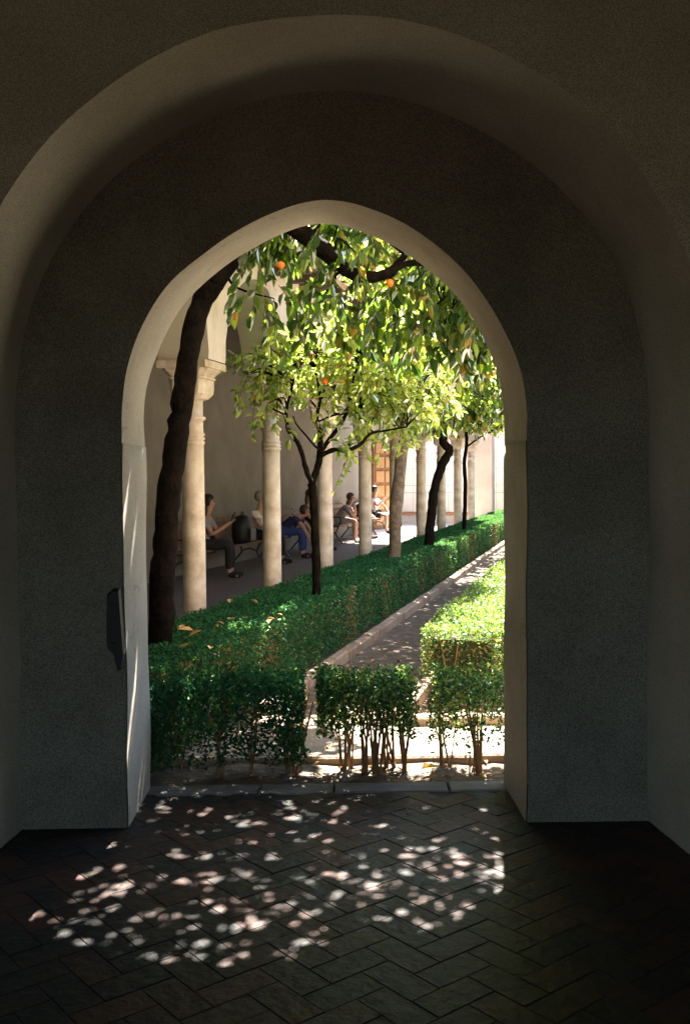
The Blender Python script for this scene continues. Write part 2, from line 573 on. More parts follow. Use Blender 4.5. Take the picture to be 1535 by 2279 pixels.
for (x, y, a) in near:
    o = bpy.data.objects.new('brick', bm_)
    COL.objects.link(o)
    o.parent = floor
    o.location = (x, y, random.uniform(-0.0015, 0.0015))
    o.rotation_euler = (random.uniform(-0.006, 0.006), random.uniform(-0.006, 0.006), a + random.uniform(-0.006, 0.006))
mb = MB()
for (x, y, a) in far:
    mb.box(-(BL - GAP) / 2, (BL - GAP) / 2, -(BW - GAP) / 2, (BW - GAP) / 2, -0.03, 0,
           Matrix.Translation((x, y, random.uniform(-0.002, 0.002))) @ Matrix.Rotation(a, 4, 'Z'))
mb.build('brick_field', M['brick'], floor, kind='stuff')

thr = empty('threshold', (0, 5.0, 0))
thr['kind'] = 'structure'
xs = [-0.935, -0.35, 0.03, 0.62, 0.935]
for k in range(4):
    w = xs[k + 1] - xs[k] - 0.009
    o = link('threshold_stone', bevelled_box_mesh('threshold_stone', w, 0.155, 0.09, 0.008), M['stone'], thr)
    o.location = ((xs[k] + xs[k + 1]) / 2, 0.075, 0.004 + random.uniform(-0.003, 0.003))
    o.rotation_euler = (0, 0, random.uniform(-0.008, 0.008))

# ---- gallery along the left side of the garden
gal = empty('arcaded_gallery')
tag(gal, 'cream arcaded gallery with marble columns and open walkway along the garden', 'building')
BCOL, BFACE, BBACK = 3.35, 3.12, 3.58
BWALL = 6.70
COLS = [3.5, 5.7, 7.88, 9.95, 12.05, 14.24, 16.45, 18.95, 21.45, 24.0, 26.6]
ZS = 2.58
ZTOP = 3.66
gf = MB()
gf.add([G(0, 3.14, 0.0), G(0, BWALL + 0.1, 0.0), G(27.0, BWALL + 0.1, 0.0), G(27.0, 3.14, 0.0)], [(0, 3, 2, 1)])
o = gf.build('gallery_floor', M['gfloor'])
o['kind'] = 'structure'
gf = MB()
gf.add([G(27.0, 3.0, 0.0), G(27.0, BWALL + 3, 0.0), G(40, BWALL + 3, 0.0), G(40, 3.0, 0.0)], [(0, 3, 2, 1)])
o = gf.build('sunlit_pavement', M['paving_white'])
o['kind'] = 'structure'

# arch wall, one bay at a time
def arch_curve(a0, a1):
    """intrados between two columns: stilted round arch"""
    c = (a0 + a1) / 2
    r = (a1 - a0) / 2 - 0.20
    zc = ZS + 0.07
    pts = [(c - r - 0.012, ZS), (c - r, zc)]
    n = 18
    for k in range(1, n):
        an = math.pi - math.pi * k / n
        pts.append((c + r * math.cos(an), zc + r * 0.96 * math.sin(an)))
    pts += [(c + r, zc), (c + r + 0.012, ZS)]
    return pts


def rough_edge(i):
    return 0.010 * math.sin(i * 2.7) + 0.007 * math.sin(i * 5.3 + 1)


for k in range(len(COLS) - 1):
    a0, a1 = COLS[k], COLS[k + 1]
    A = arch_curve(a0, a1)
    v, f = [], []
    n = len(A)
    top = [(a0 if i < 2 else (a1 if i >= n - 2 else a0 + (a1 - a0) * (i - 2) / (n - 5)), ZTOP) for i in range(n)]
    top[0] = (a0, ZS); top[1] = (a0, ZS + 0.35); top[-1] = (a1, ZS); top[-2] = (a1, ZS + 0.35)
    for bb in (BFACE, BBACK):
        for i, (a, z) in enumerate(A):
            e = rough_edge(i + 7 * k) if bb == BFACE else 0
            v.append(G(a + e, bb, z + (e if 1 < i < n - 2 else 0)))
        for (a, z) in top: v.append(G(a, bb, z))
    # corner points
    v += [G(a0, BFACE, ZTOP), G(a1, BFACE, ZTOP), G(a0, BBACK, ZTOP), G(a1, BBACK, ZTOP)]
    for i in range(n - 1):
        f.append((i, i + 1, n + i + 1, n + i))
        f.append((2 * n + i + 1, 2 * n + i, 3 * n + i, 3 * n + i + 1))
    o = pyobj('arch_wall', v, f, M['arcade'], gal)
    v2, f2 = [], []
    for bb in (BFACE + 0.004, BBACK - 0.004):
        for i, (a, z) in enumerate(A):
            e = rough_edge(i + 7 * k) if bb < BCOL else 0
            v2.append(G(a + e, bb, z + (e if 1 < i < n - 2 else 0)))
    for i in range(n - 1):
        f2.append((i, n + i, n + i + 1, i + 1))
    pyobj('arch_intrados', v2, f2, M['intrados'], gal, True)

# columns
shaft = MB()
shaft.lathe([(0.135, 0.0), (0.135, 0.09), (0.12, 0.10), (0.115, 0.14), (0.10, 0.17), (0.098, 0.22), (0.097, 1.0), (0.092, 1.86),
             (0.092, 1.885), (0.103, 1.893), (0.103, 1.907), (0.091, 1.914), (0.091, 1.922), (0.103, 1.929), (0.103, 1.943), (0.091, 1.95),
             (0.091, 1.958), (0.102, 1.965), (0.102, 1.978), (0.09, 1.986), (0.089, 2.085), (0.108, 2.094), (0.113, 2.106), (0.108, 2.118), (0.089, 2.126),
             (0.088, 2.30)], 24)
cap = MB()
# cube capital with rounded lower corners, then a cavetto up to the impost block
prof = [(0.09, 2.255, 0.5), (0.125, 2.27, 0.45), (0.148, 2.31, 0.25), (0.152, 2.35, 0.14), (0.152, 2.425, 0.1), (0.165, 2.432, 0.1), (0.165, 2.445, 0.1),
        (0.152, 2.452, 0.1), (0.165, 2.47, 0.08), (0.195, 2.50, 0.06), (0.205, 2.515, 0.05)]
nc = 24
for (h, z, rc) in prof:
    for k in range(nc):
        an = 2 * math.pi * (k + 0.5) / nc
        cx, sx = math.cos(an), math.sin(an)
        e = 2 + (1 - rc * 2) * 10
        r = h / ((abs(cx) ** e + abs(sx) ** e) ** (1 / e))
        cap.v.append(Vector((r * cx, r * sx, z)))
for i in range(len(prof) - 1):
    for k in range(nc):
        a, b = i * nc + k, i * nc + (k + 1) % nc
        cap.f.append((a, b, b + nc, a + nc))
cap.f.append(tuple(range(nc))[::-1])
aba = MB()
aba.box(-0.215, 0.215, -0.235, 0.235, 2.517, ZS - 0.003)
shaft_me = cap_me = aba_me = None
for k, a in enumerate(COLS):
    p = G(a, BCOL, 0)
    if k == 0:
        c = shaft.build('column', M['marble'], gal, True)
        q = cap.build('capital', M['marble'], c)
        r_ = aba.build('abacus', M['marble'], c)
        shaft_me, cap_me, aba_me = c.data, q.data, r_.data
    else:
        c = link('column', shaft_me, None, gal)
        link('capital', cap_me, None, c)
        link('abacus', aba_me, None, c)
    c.location = p
    c.rotation_euler = (0, 0, math.atan2(GU.y, GU.x) + R(90))


def gbox(mb, a0, a1, b0, b1, z0, z1):
    v = [G(a0, b0, z0), G(a1, b0, z0), G(a1, b1, z0), G(a0, b1, z0), G(a0, b0, z1), G(a1, b0, z1), G(a1, b1, z1), G(a0, b1, z1)]
    mb.add(v, [(0, 1, 2, 3), (4, 7, 6, 5), (0, 4, 5, 1), (1, 5, 6, 2), (2, 6, 7, 3), (3, 7, 4, 0)])


mb = MB()
gbox(mb, -2, 27.9, BWALL, BWALL + 0.4, -0.05, 9.0)
gbox(mb, 27.9, 29.25, BWALL, BWALL + 0.4, 2.45, 9.0)
gbox(mb, 29.25, 34.3, BWALL, BWALL + 0.4, -0.05, 9.0)
mb.build('back_wall', M['wall'], gal)
mb = MB()
gbox(mb, 27.6, 29.6, BWALL + 1.6, BWALL + 1.7, -0.05, 3.0)
mb.build('doorway_backing', M['darkvoid'], gal)
mb = MB()
gbox(mb, -2, 25.6, BFACE + 0.1, BWALL + 0.05, 3.40 + 0.25, 3.75)
mb.build('gallery_ceiling', M['wall'], gal)
# sloping tiled roof and its eave of short rafters
mb = MB()
v = [G(-2, 2.74, 3.66), G(25.8, 2.74, 3.66), G(25.8, BWALL, 4.9), G(-2, BWALL, 4.9), G(-2, 2.74, 3.73), G(25.8, 2.74, 3.73), G(25.8, BWALL, 4.97), G(-2, BWALL, 4.97)]
mb.add(v, [(0, 1, 2, 3), (4, 7, 6, 5), (0, 4, 5, 1), (1, 5, 6, 2), (2, 6, 7, 3), (3, 7, 4, 0)])
roof = mb.build('roof', M['rooftile'], gal)
rme = None
for k in range(40):
    a = 4.0 + 0.42 * k
    if rme is None:
        mb = MB()
        mb.box(-0.04, 0.04, -0.36, 0.02, -0.09, 0.0)
        o = mb.build('rafter', M['timber'], roof)
        rme = o.data
    else:
        o = link('rafter', rme, None, roof)
    o.matrix_local = Matrix.Translation(G(a, BFACE, 3.69)) @ Matrix.Rotation(math.atan2(GU.y, GU.x), 4, 'Z')
# open wooden door leaf at the far doorway
dm = Matrix.Translation(G(29.28, BWALL - 0.06, 0)) @ Matrix.Rotation(math.atan2(GU.y, GU.x) + R(-28), 4, 'Z')
mb = MB()
mb.box(0.0, 1.0, -0.03, 0.03, 0.02, 2.75)
door = mb.build('door', M['doorwood'], gal)
door.matrix_local = dm
for r_i in range(6):
    for c_i in range(2):
        mb = MB()
        x0, z0 = 0.09 + c_i * 0.44, 0.14 + r_i * 0.435
        mb.box(x0, x0 + 0.37, -0.055, -0.031, z0, z0 + 0.33)
        mb.build('panel', M['doorpanel'], door)

# ---- end of the garden
end = empty('panelled_end_wall')
tag(end, 'bright white panelled wall with terracotta coping closing the far end of the gallery', 'wall')
mb = MB()
gbox(mb, 34.0, 34.3, 3.0, 9.5, 0.0, 3.7)
mb.build('wall_body', M['grout'], end)
mb = MB()
gbox(mb, 33.85, 33.99, 3.0, BWALL - 0.01, 0.002, 0.27)
mb.build('plinth', M['paving_white'], end)
mb = MB()
gbox(mb, 33.82, 33.992, 3.0, BWALL - 0.01, 0.273, 0.36)
mb.build('coping', M['terracotta'], end)
zr = [0.38, 1.05, 1.30, 1.87, 2.42, 3.0, 3.66]
bs = [3.02 + 0.408 * i for i in range(10)]
for i in range(9):
    for j in range(6):
        mb = MB()
        gbox(mb, 33.965, 33.998, bs[i] + 0.008, bs[i + 1] - 0.008, zr[j] + 0.008, zr[j + 1] - 0.008)
        mb.build('panel', M['white'], end)

pier = empty('corner_pier')
tag(pier, 'pink plastered square pier where the column row ends', 'pier')
mb = MB()
gbox(mb, 29.0, 29.75, 3.05, 3.75, 0.0, 2.98)
mb.build('shaft', M['pink'], pier)
mb = MB()
gbox(mb, 28.93, 29.82, 2.98, 3.82, 2.98, 3.10)
mb.build('cap', M['pink'], pier)
mb = MB()
gbox(mb, 28.96, 29.79, 3.01, 3.79, 3.10, 3.7)
mb.build('block', M['pink'], pier)

ew = empty('courtyard_end_building')
tag(ew, 'plain grey pink building wall behind the garden trees', 'building')
mb = MB()
gbox(mb, 31.5, 38, -16, 2.95, -0.05, 7.0)
mb.build('wall', M['pink'], ew)
rb = empty('courtyard_side_building')
tag(rb, 'plain pale building range on the far right side of the garden', 'building')
mb = MB()
gbox(mb, 4, 38, -17, -13, -0.05, 8.0)
mb.build('wall', M['wall'], rb)

# ---- garden ground: kerbs, path slab, litter
path = MB()
path.box(-2.6, 4.0, 5.60, 6.22, -0.05, 0.03)
po = path.build('path', M['sand'])
po['kind'] = 'structure'
mb = MB()
gbox(mb, 6.6, 31.4, -12.9, -1.75, -0.05, 0.03)
mb.build('bounce_ground', M['gravel'])['kind'] = 'structure'  # unseen pale ground added to bounce sunlight onto jamb and columns
# earth surface with gentle unevenness
nx, ny = 90, 130
gx = np.linspace(-4.5, 6.0, nx)
gy = np.concatenate([np.linspace(5.16, 5.58, 9), np.linspace(5.68, 26.0, ny - 9)])
X, Y = np.meshgrid(gx, gy)
Z = -0.012 + 0.008 * np.sin(X * 7 + 1.3 * Y) * np.sin(Y * 5.3) + 0.006 * np.sin(X * 17 + Y * 3) + rng.normal(0, 0.004, X.shape)
b_ = -X * math.cos(PHI) + Y * math.sin(PHI)
Z = np.where((b_ > 3.1), -0.05, Z)
V = np.stack([X, Y, Z], -1).reshape(-1, 3)
I = np.arange(nx * ny).reshape(ny, nx)
F = np.stack([I[:-1, :-1], I[:-1, 1:], I[1:, 1:], I[1:, :-1]], -1).reshape(-1, 4)
fb = (Y.reshape(-1)[F[:, 0]] < 5.55)
so = npmesh('soil', V, F, [M['soil'], M['bed']], mi=fb.astype(int), smooth=True)
so['kind'] = 'structure'


def kerb(name, p0, p1, w, h, seg, m):
    k = empty(name)
    k['kind'] = 'structure'
    d = p1 - p0
    n = max(1, round(d.length / seg))
    L = d.length / n
    an = math.atan2(d.y, d.x)
    shared = {}
    for i in range(n):
        key = i % 3
        if key not in shared:
            shared[key] = bevelled_box_mesh('kerb_stone', L - 0.007, w * (1, 0.93, 1.05)[key], h + 0.06, 0.012)
            shared[key].materials.append(m)
        o = link('kerb_stone', shared[key], None, k)
        o.location = p0 + d * ((i + 0.5) / n) + Vector((0, 0, h + random.uniform(-0.008, 0.006)))
        o.rotation_euler = (random.uniform(-0.02, 0.02), random.uniform(-0.01, 0.01), an + random.uniform(-0.012, 0.012))
    return k


kerb('hedge_kerb', G(6.35, 2.19), G(30, 2.19), 0.10, 0.075, 0.42, M['kerb'])
kerb('bed_kerb', Vector((0.44, 6.27, 0)), Vector((3.2, 6.27, 0)), 0.12, 0.085, 0.46, M['kerb'])
kerb('side_kerb', G(6.28, 1.27), G(20, 1.27), 0.10, 0.075, 0.5, M['kerb'])
kerb('path_kerb', Vector((-2.4, 5.575, 0)), Vector((3.0, 5.575, 0)), 0.06, 0.032, 0.55, M['kerb'])


# ================================================================== PLANTS
def leaf_batch(P, D, Nn, ln, wd, fold=0.25, droop=0.18):
    """P base points, D directions, Nn normals, ln lengths, wd widths -> folded pointed leaves, 2 quads each"""
    D = D / np.linalg.norm(D, axis=1, keepdims=True)
    Nn = Nn - D * (D * Nn).sum(1, keepdims=True)
    Nn = Nn / (np.linalg.norm(Nn, axis=1, keepdims=True) + 1e-9)
    Sd = np.cross(D, Nn)
    l, w = ln[:, None], wd[:, None]
    b = P
    t = P + D * l - Nn * l * droop
    l1 = P + D * l * 0.32 - Sd * w * 0.5 + Nn * w * fold
    l2 = P + D * l * 0.68 - Sd * w * 0.42 + Nn * (w * fold - l * droop * 0.35)
    r1 = P + D * l * 0.32 + Sd * w * 0.5 + Nn * w * fold
    r2 = P + D * l * 0.68 + Sd * w * 0.42 + Nn * (w * fold - l * droop * 0.35)
    V = np.stack([b, l1, l2, t, r2, r1], 1).reshape(-1, 3)
    k = np.arange(len(P))[:, None] * 6
    F = np.stack([k + np.array([0, 3, 2, 1]), k + np.array([0, 5, 4, 3])], 1).reshape(-1, 4)
    return V, F


def unit(n):
    v = rng.normal(size=(n, 3))
    return v / np.linalg.norm(v, axis=1, keepdims=True)


def nearest_on(limbs, p):
    best = None
    for pts, rad in limbs:
        for i in range(len(pts)):
            d = (pts[i] - p).length
            if best is None or d < best[0]: best = (d, pts[i], rad[i])
    return best


def make_tree(name, label, group, limbs, crowns, mats, mix, leaf_len=(0.07, 0.11), bark='bark', fruits=(), branchlets=0.5,
              nper=(7, 11), down=0.35, wobble=0.06, sides=12, slab=None):
    """limbs: list of (points, radii), the first is the trunk. crowns: (centre, radii, number of twigs)"""
    root = empty(name, limbs[0][0][0])
    base = Vector(root.location)
    tag(root, label, 'tree', group)
    dense = []
    tm, lm = MB(), MB()
    for i, (pts, rad) in enumerate(limbs):
        n = 5
        pp = catmull(pts, n)
        rr = []
        for k in range(len(rad) - 1):
            for j in range(n): rr.append(rad[k] + (rad[k + 1] - rad[k]) * j / n)
        rr.append(rad[-1])
        pp2 = [p + Vector((random.uniform(-1, 1), random.uniform(-1, 1), 0)) * r * 0.10 for p, r in zip(pp, rr)]
        rr = [r * (1 + random.uniform(-0.07, 0.07)) for r in rr]
        if i == 0:
            tm.tube([p - base for p in pp2], rr, sides, wob=wobble)
        else:
            one = MB()
            one.tube([p - base for p in pp2], rr, 9, wob=wobble)
            one.build('limb', M[bark], root, True)
        dense.append((pp2, rr))
    tm.build('trunk', M[bark], root, True)
    Ps, Ds, Ls = [], [], []
    tw = MB()
    for c, rad, nt in crowns:
        c = Vector(c)
        for _ in range(nt):
            while True:
                q = Vector((random.uniform(-1, 1), random.uniform(-1, 1), random.uniform(-1, 1)))
                if 0.0 < q.length <= 1: break
            if random.random() < 0.35 and q.length > 0.05: q = q.normalized() * random.uniform(0.75, 1.0)
            p = c + Vector((q.x * rad[0], q.y * rad[1], q.z * rad[2]))
            out = Vector((q.x / max(rad[0], .1), q.y / max(rad[1], .1), q.z / max(rad[2], .1)))
            d = (out.normalized() * 0.6 + Vector((random.uniform(-1, 1), random.uniform(-1, 1), random.uniform(-1, 0.6))) * 0.7
                 + Vector((0, 0, -down))).normalized()
            L = random.uniform(0.14, 0.30)
            bend = Vector((0, 0, -0.25 * L))
            pts = [p, p + d * L * 0.5 + bend * 0.3, p + d * L + bend]
            tw.tube(pts, [0.0035, 0.0028, 0.0015], 3, cap=False)
            if random.random() < branchlets:
                dd, bp, br = nearest_on(dense, p)
                if dd < 1.4:
                    mid = (bp + p) / 2 + Vector((random.uniform(-.12, .12), random.uniform(-.12, .12), random.uniform(-.02, .14)))
                    bl = catmull([bp, mid, p], 4)
                    r0 = min(0.014, br * 0.7)
                    lm.tube([b - base for b in bl], [r0 + (0.004 - r0) * k / (len(bl) - 1) for k in range(len(bl))], 5, cap=False, wob=0.1)
            m = random.randint(*nper)
            for k in range(m):
                t = (k + 0.6) / m
                bp = pts[0].lerp(pts[1], t * 2) if t < 0.5 else pts[1].lerp(pts[2], t * 2 - 1)
                Ps.append(bp[:])
                Ds.append(d[:])
    if slab:                        # an even upper storey of foliage: (lo, hi, leaves)
        lo_, hi_, m_ = slab
        q = rng.uniform(lo_, hi_, (m_, 3))
        q[:, 1] = lo_[1] + (hi_[1] - lo_[1]) * ((q[:, 1] - lo_[1]) / (hi_[1] - lo_[1])) ** 1.3 + (q[:, 2] - lo_[2]) * 0.65
        Ps += q.tolist()
        Ds += (unit(m_) * np.array([1, 1, 0.4])).tolist()
    n = len(Ps)
    P, D = np.array(Ps), np.array(Ds)
    P = P - np.array(base)
    side = unit(n)
    D2 = D * 0.55 + side * 0.75 + np.array([0, 0, -down])
    Nn = unit(n) * 0.75 + np.array([0, 0, 0.9])
    ln = rng.uniform(leaf_len[0], leaf_len[1], n)
    V, F = leaf_batch(P, D2, Nn, ln, ln * rng.uniform(0.40, 0.52, n))
    cl = rng.choice(len(mats), size=n, p=mix)
    npmesh('crown', V, F, [M[k] for k in mats], root, np.repeat(cl, 2))['kind'] = 'stuff'
    tw.v = [p - base for p in tw.v]
    tw.build('twigs', M['twig'], root, kind='stuff')
    if lm.v: lm.build('branchlets', M[bark], root, True, kind='stuff')
    for p, r in fruits:
        mb = MB()
        mb.lathe([(r * math.sin(math.pi * (k + 0.15) / 8.3), -r * math.cos(math.pi * (k + 0.15) / 8.3)) for k in range(9)], 12)
        mb.build('orange', M['orange'], root, True, loc=Vector(p) - base)
    return root


ROW = 'orange trees rising from the long hedge'
# the big dark leaning tree in front
T = lambda l, Y: [at(x, y, Y) for x, y in l]
trunk = T([(350, 1640), (355, 1480), (362, 1300), (367, 1200), (376, 1100), (391, 1000), (406, 900), (420, 800), (438, 700), (474, 628)], 6.5)
tr = [0.105, 0.086, 0.080, 0.077, 0.075, 0.074, 0.072, 0.070, 0.070, 0.075]
top = trunk[-1]
limbs = [(trunk, tr),
         ([top, Vector((-0.52, 6.5, 3.12)), Vector((-0.33, 6.48, 3.26)), Vector((-0.17, 6.46, 3.19)), Vector((0.04, 6.43, 3.02)), Vector((0.17, 6.41, 2.91)),
           Vector((0.30, 6.40, 2.875)), Vector((0.42, 6.40, 2.91)), Vector((0.52, 6.42, 3.02))], [0.08, 0.075, 0.068, 0.062, 0.055, 0.048, 0.04, 0.03, 0.02]),
         ([Vector((0.40, 6.40, 2.90)), Vector((0.52, 6.38, 2.955)), Vector((0.68, 6.37, 2.95)), Vector((0.86, 6.38, 2.90)), Vector((1.15, 6.4, 2.95))], [0.03, 0.024, 0.02, 0.017, 0.01]),
         ([top, Vector((-0.72, 6.65, 3.4)), Vector((-0.5, 6.8, 4.0)), Vector((0.1, 6.95, 4.4)), Vector((0.9, 7.1, 4.6))], [0.09, 0.075, 0.06, 0.045, 0.02]),
         ([Vector((-0.72, 6.65, 3.4)), Vector((-1.2, 6.9, 3.9)), Vector((-1.8, 7.0, 4.3))], [0.06, 0.04, 0.02]),
         ([Vector((-0.33, 6.48, 3.26)), Vector((0.1, 6.6, 3.6)), Vector((0.8, 6.75, 3.8)), Vector((1.5, 6.8, 3.9))], [0.06, 0.05, 0.035, 0.015]),
         ]
crowns = [((0.30, 7.0, 4.2), (1.75, 1.05, 0.65), 110), ((-1.2, 6.9, 4.2), (1.1, 0.9, 0.6), 200), ((0.45, 6.95, 3.35), (0.75, 0.45, 0.28), 24), ((-0.45, 8.45, 4.1), (0.95, 0.55, 0.5), 780),
          ((-0.45, 6.35, 2.98), (0.14, 0.22, 0.08), 5), ((-0.32, 6.3, 2.76), (0.20, 0.2, 0.07), 7),
          ((0.02, 6.75, 2.80), (0.24, 0.3, 0.18), 18), ((0.02, 6.25, 3.08), (0.35, 0.12, 0.10), 5), ((0.42, 6.75, 2.78), (0.26, 0.3, 0.20), 28), ((0.74, 6.6, 2.82), (0.22, 0.3, 0.26), 34),
          ((0.97, 6.5, 2.75), (0.22, 0.3, 0.4), 60), ((1.2, 6.7, 3.1), (0.5, 0.5, 0.5), 80)]
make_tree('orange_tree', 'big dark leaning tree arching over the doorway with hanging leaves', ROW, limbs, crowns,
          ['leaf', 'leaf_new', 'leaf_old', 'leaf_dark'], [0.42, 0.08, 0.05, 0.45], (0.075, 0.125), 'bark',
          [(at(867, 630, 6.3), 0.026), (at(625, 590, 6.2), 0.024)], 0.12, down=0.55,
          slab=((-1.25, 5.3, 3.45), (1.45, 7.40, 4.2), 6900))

# small forked tree
Y2 = 8.93
trunk = T([(706, 1440), (705, 1322), (703, 1240), (699, 1150), (694, 1075)], Y2)
limbs = [(trunk, [0.045, 0.040, 0.038, 0.036, 0.040]),
         (T([(694, 1075), (683, 1050), (672, 1010), (662, 985), (642, 958), (637, 915), (648, 870), (660, 820)], 8.85), [0.026, 0.024, 0.022, 0.02, 0.018, 0.016, 0.012, 0.008]),
         (T([(694, 1075), (705, 1045), (712, 1010), (712, 965), (705, 930), (712, 880), (700, 820)], 8.95), [0.034, 0.032, 0.03, 0.022, 0.018, 0.014, 0.008]),
         (T([(712, 1008), (735, 975), (757, 945), (772, 915), (778, 870), (800, 800)], 9.0), [0.024, 0.021, 0.019, 0.016, 0.012, 0.008]),
         (T([(712, 1015), (740, 1002), (770, 1003), (800, 990), (825, 965), (860, 958), (905, 950)], 8.85), [0.024, 0.022, 0.02, 0.016, 0.013, 0.010, 0.007]),
         (T([(710, 1000), (698, 990), (680, 968), (660, 945), (652, 925)], 8.8), [0.012, 0.010, 0.009, 0.007, 0.005]),
         (T([(772, 915), (810, 900), (840, 880), (870, 830)], 9.1), [0.014, 0.012, 0.010, 0.006]),
         (T([(705, 940), (740, 925), (775, 920)], 8.9), [0.010, 0.009, 0.008]),
         ]
crowns = [(at(590, 800, 8.9), (0.27, 0.28, 0.20), 42), (at(690, 790, 8.9), (0.34, 0.35, 0.30), 72), (at(800, 790, 9.0), (0.42, 0.38, 0.40), 120),
          (at(905, 830, 9.1), (0.40, 0.36, 0.42), 125), (at(860, 930, 9.1), (0.30, 0.3, 0.14), 44), (at(600, 900, 8.8), (0.14, 0.2, 0.08), 8),
          (at(735, 900, 8.9), (0.22, 0.25, 0.14), 14), (at(780, 1015, 8.8), (0.06, 0.08, 0.06), 4), (at(830, 690, 9.2), (0.45, 0.4, 0.25), 42)]
make_tree('orange_tree', 'small forked orange tree with light yellow green crown in the hedge', ROW, limbs, crowns,
          ['leaf', 'leaf_new', 'leaf_old'], [0.16, 0.79, 0.05], (0.06, 0.105), 'bark',
          [(at(722, 848, 8.7), 0.03), (at(692, 790, 8.7), 0.026)], 0.5, nper=(7, 10), down=0.1)

Y3 = 13.0
trunk = T([(877, 1320), (878, 1240), (880, 1150), (888, 1060), (900, 975), (912, 910)], Y3)
limbs = [(trunk, [0.092, 0.088, 0.082, 0.078, 0.072, 0.065]),
         (T([(912, 910), (940, 850), (960, 780)], 13.1), [0.05, 0.04, 0.02]), (T([(912, 910), (890, 840), (850, 770)], 12.9), [0.05, 0.04, 0.02])]
crowns = [(G(12.6, 2.4, 3.3), (1.0, 1.2, 0.75), 620), (G(13.4, 2.4, 3.9), (0.95, 1.2, 0.7), 300), (G(12.0, 2.25, 4.6), (0.9, 1.2, 0.6), 800), (G(10.9, 2.15, 4.5), (0.7, 0.8, 0.4), 320)]
make_tree('orange_tree', 'grey trunked tree beside the fourth column, leaning slightly to the right', ROW, limbs, crowns,
          ['leaf', 'leaf_new', 'leaf_old'], [0.5, 0.42, 0.08], (0.075, 0.12), 'bark2', [(at(1096, 832, 12.3), 0.035)], 0.15)

Y4 = 15.24
trunk = T([(951, 1290), (954, 1213), (961, 1130), (968, 1080), (983, 1035), (1000, 1003), (987, 985), (984, 940), (986, 880)], Y4)
limbs = [(trunk, [0.082, 0.076, 0.07, 0.068, 0.07, 0.066, 0.07, 0.062, 0.055]),
         (T([(986, 880), (1010, 820), (1040, 770)], 15.3), [0.045, 0.035, 0.02]), (T([(986, 880), (960, 830), (930, 790)], 15.2), [0.045, 0.03, 0.02])]
crowns = [(G(15.2, 2.2, 3.25), (1.1, 1.5, 0.85), 640), (G(15.9, 2.6, 3.8), (1.2, 1.2, 0.7), 300)]
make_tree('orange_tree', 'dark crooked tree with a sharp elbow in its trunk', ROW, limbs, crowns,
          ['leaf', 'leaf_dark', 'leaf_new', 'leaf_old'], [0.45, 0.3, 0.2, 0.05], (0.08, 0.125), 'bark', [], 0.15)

Y5 = 19.87
trunk = T([(1031, 1240), (1032, 1177), (1035, 1090), (1033, 1030), (1038, 985), (1035, 940)], Y5)
limbs = [(trunk, [0.045, 0.042, 0.04, 0.038, 0.036, 0.034]),
         (T([(1037, 995), (1065, 975), (1095, 958), (1120, 938)], 19.6), [0.018, 0.016, 0.014, 0.01]), (T([(1035, 940), (1030, 900), (1050, 860)], 19.9), [0.03, 0.025, 0.015])]
crowns = [(G(19.9, 2.4, 3.5), (1.4, 1.9, 0.85), 760), (G(22.5, 2.3, 3.6), (1.4, 1.6, 0.8), 500)]
make_tree('orange_tree', 'thin straight young tree nearest the far end of the hedge', ROW, limbs, crowns,
          ['leaf', 'leaf_new', 'leaf_dark'], [0.55, 0.3, 0.15], (0.08, 0.13), 'bark', [], 0.15)

trunk = [G(17.2, 0.2, -0.05), G(17.2, 0.25, 1.2), G(17.1, 0.4, 2.4), G(17.0, 0.5, 3.0)]
limbs = [(trunk, [0.14, 0.13, 0.12, 0.10]), ([trunk[-1], G(16.8, 1.0, 3.8), G(16.6, 1.5, 4.6)], [0.07, 0.05, 0.02]),
         ([trunk[-1], G(17.3, -0.1, 3.9), G(17.6, -0.6, 4.7)], [0.07, 0.05, 0.02])]
crowns = [(G(16.9, 1.3, 4.2), (1.25, 1.2, 1.05), 700), (G(17.4, -0.2, 4.5), (1.6, 1.5, 1.2), 500), (G(16.5, 1.1, 3.0), (0.7, 0.8, 0.5), 160)]
make_tree('orange_tree', 'dense dark tree crown hanging in from the right of the doorway', ROW, limbs, crowns,
          ['leaf_dark', 'leaf', 'leaf_new'], [0.55, 0.4, 0.05], (0.08, 0.125), 'bark', [], 0.1)


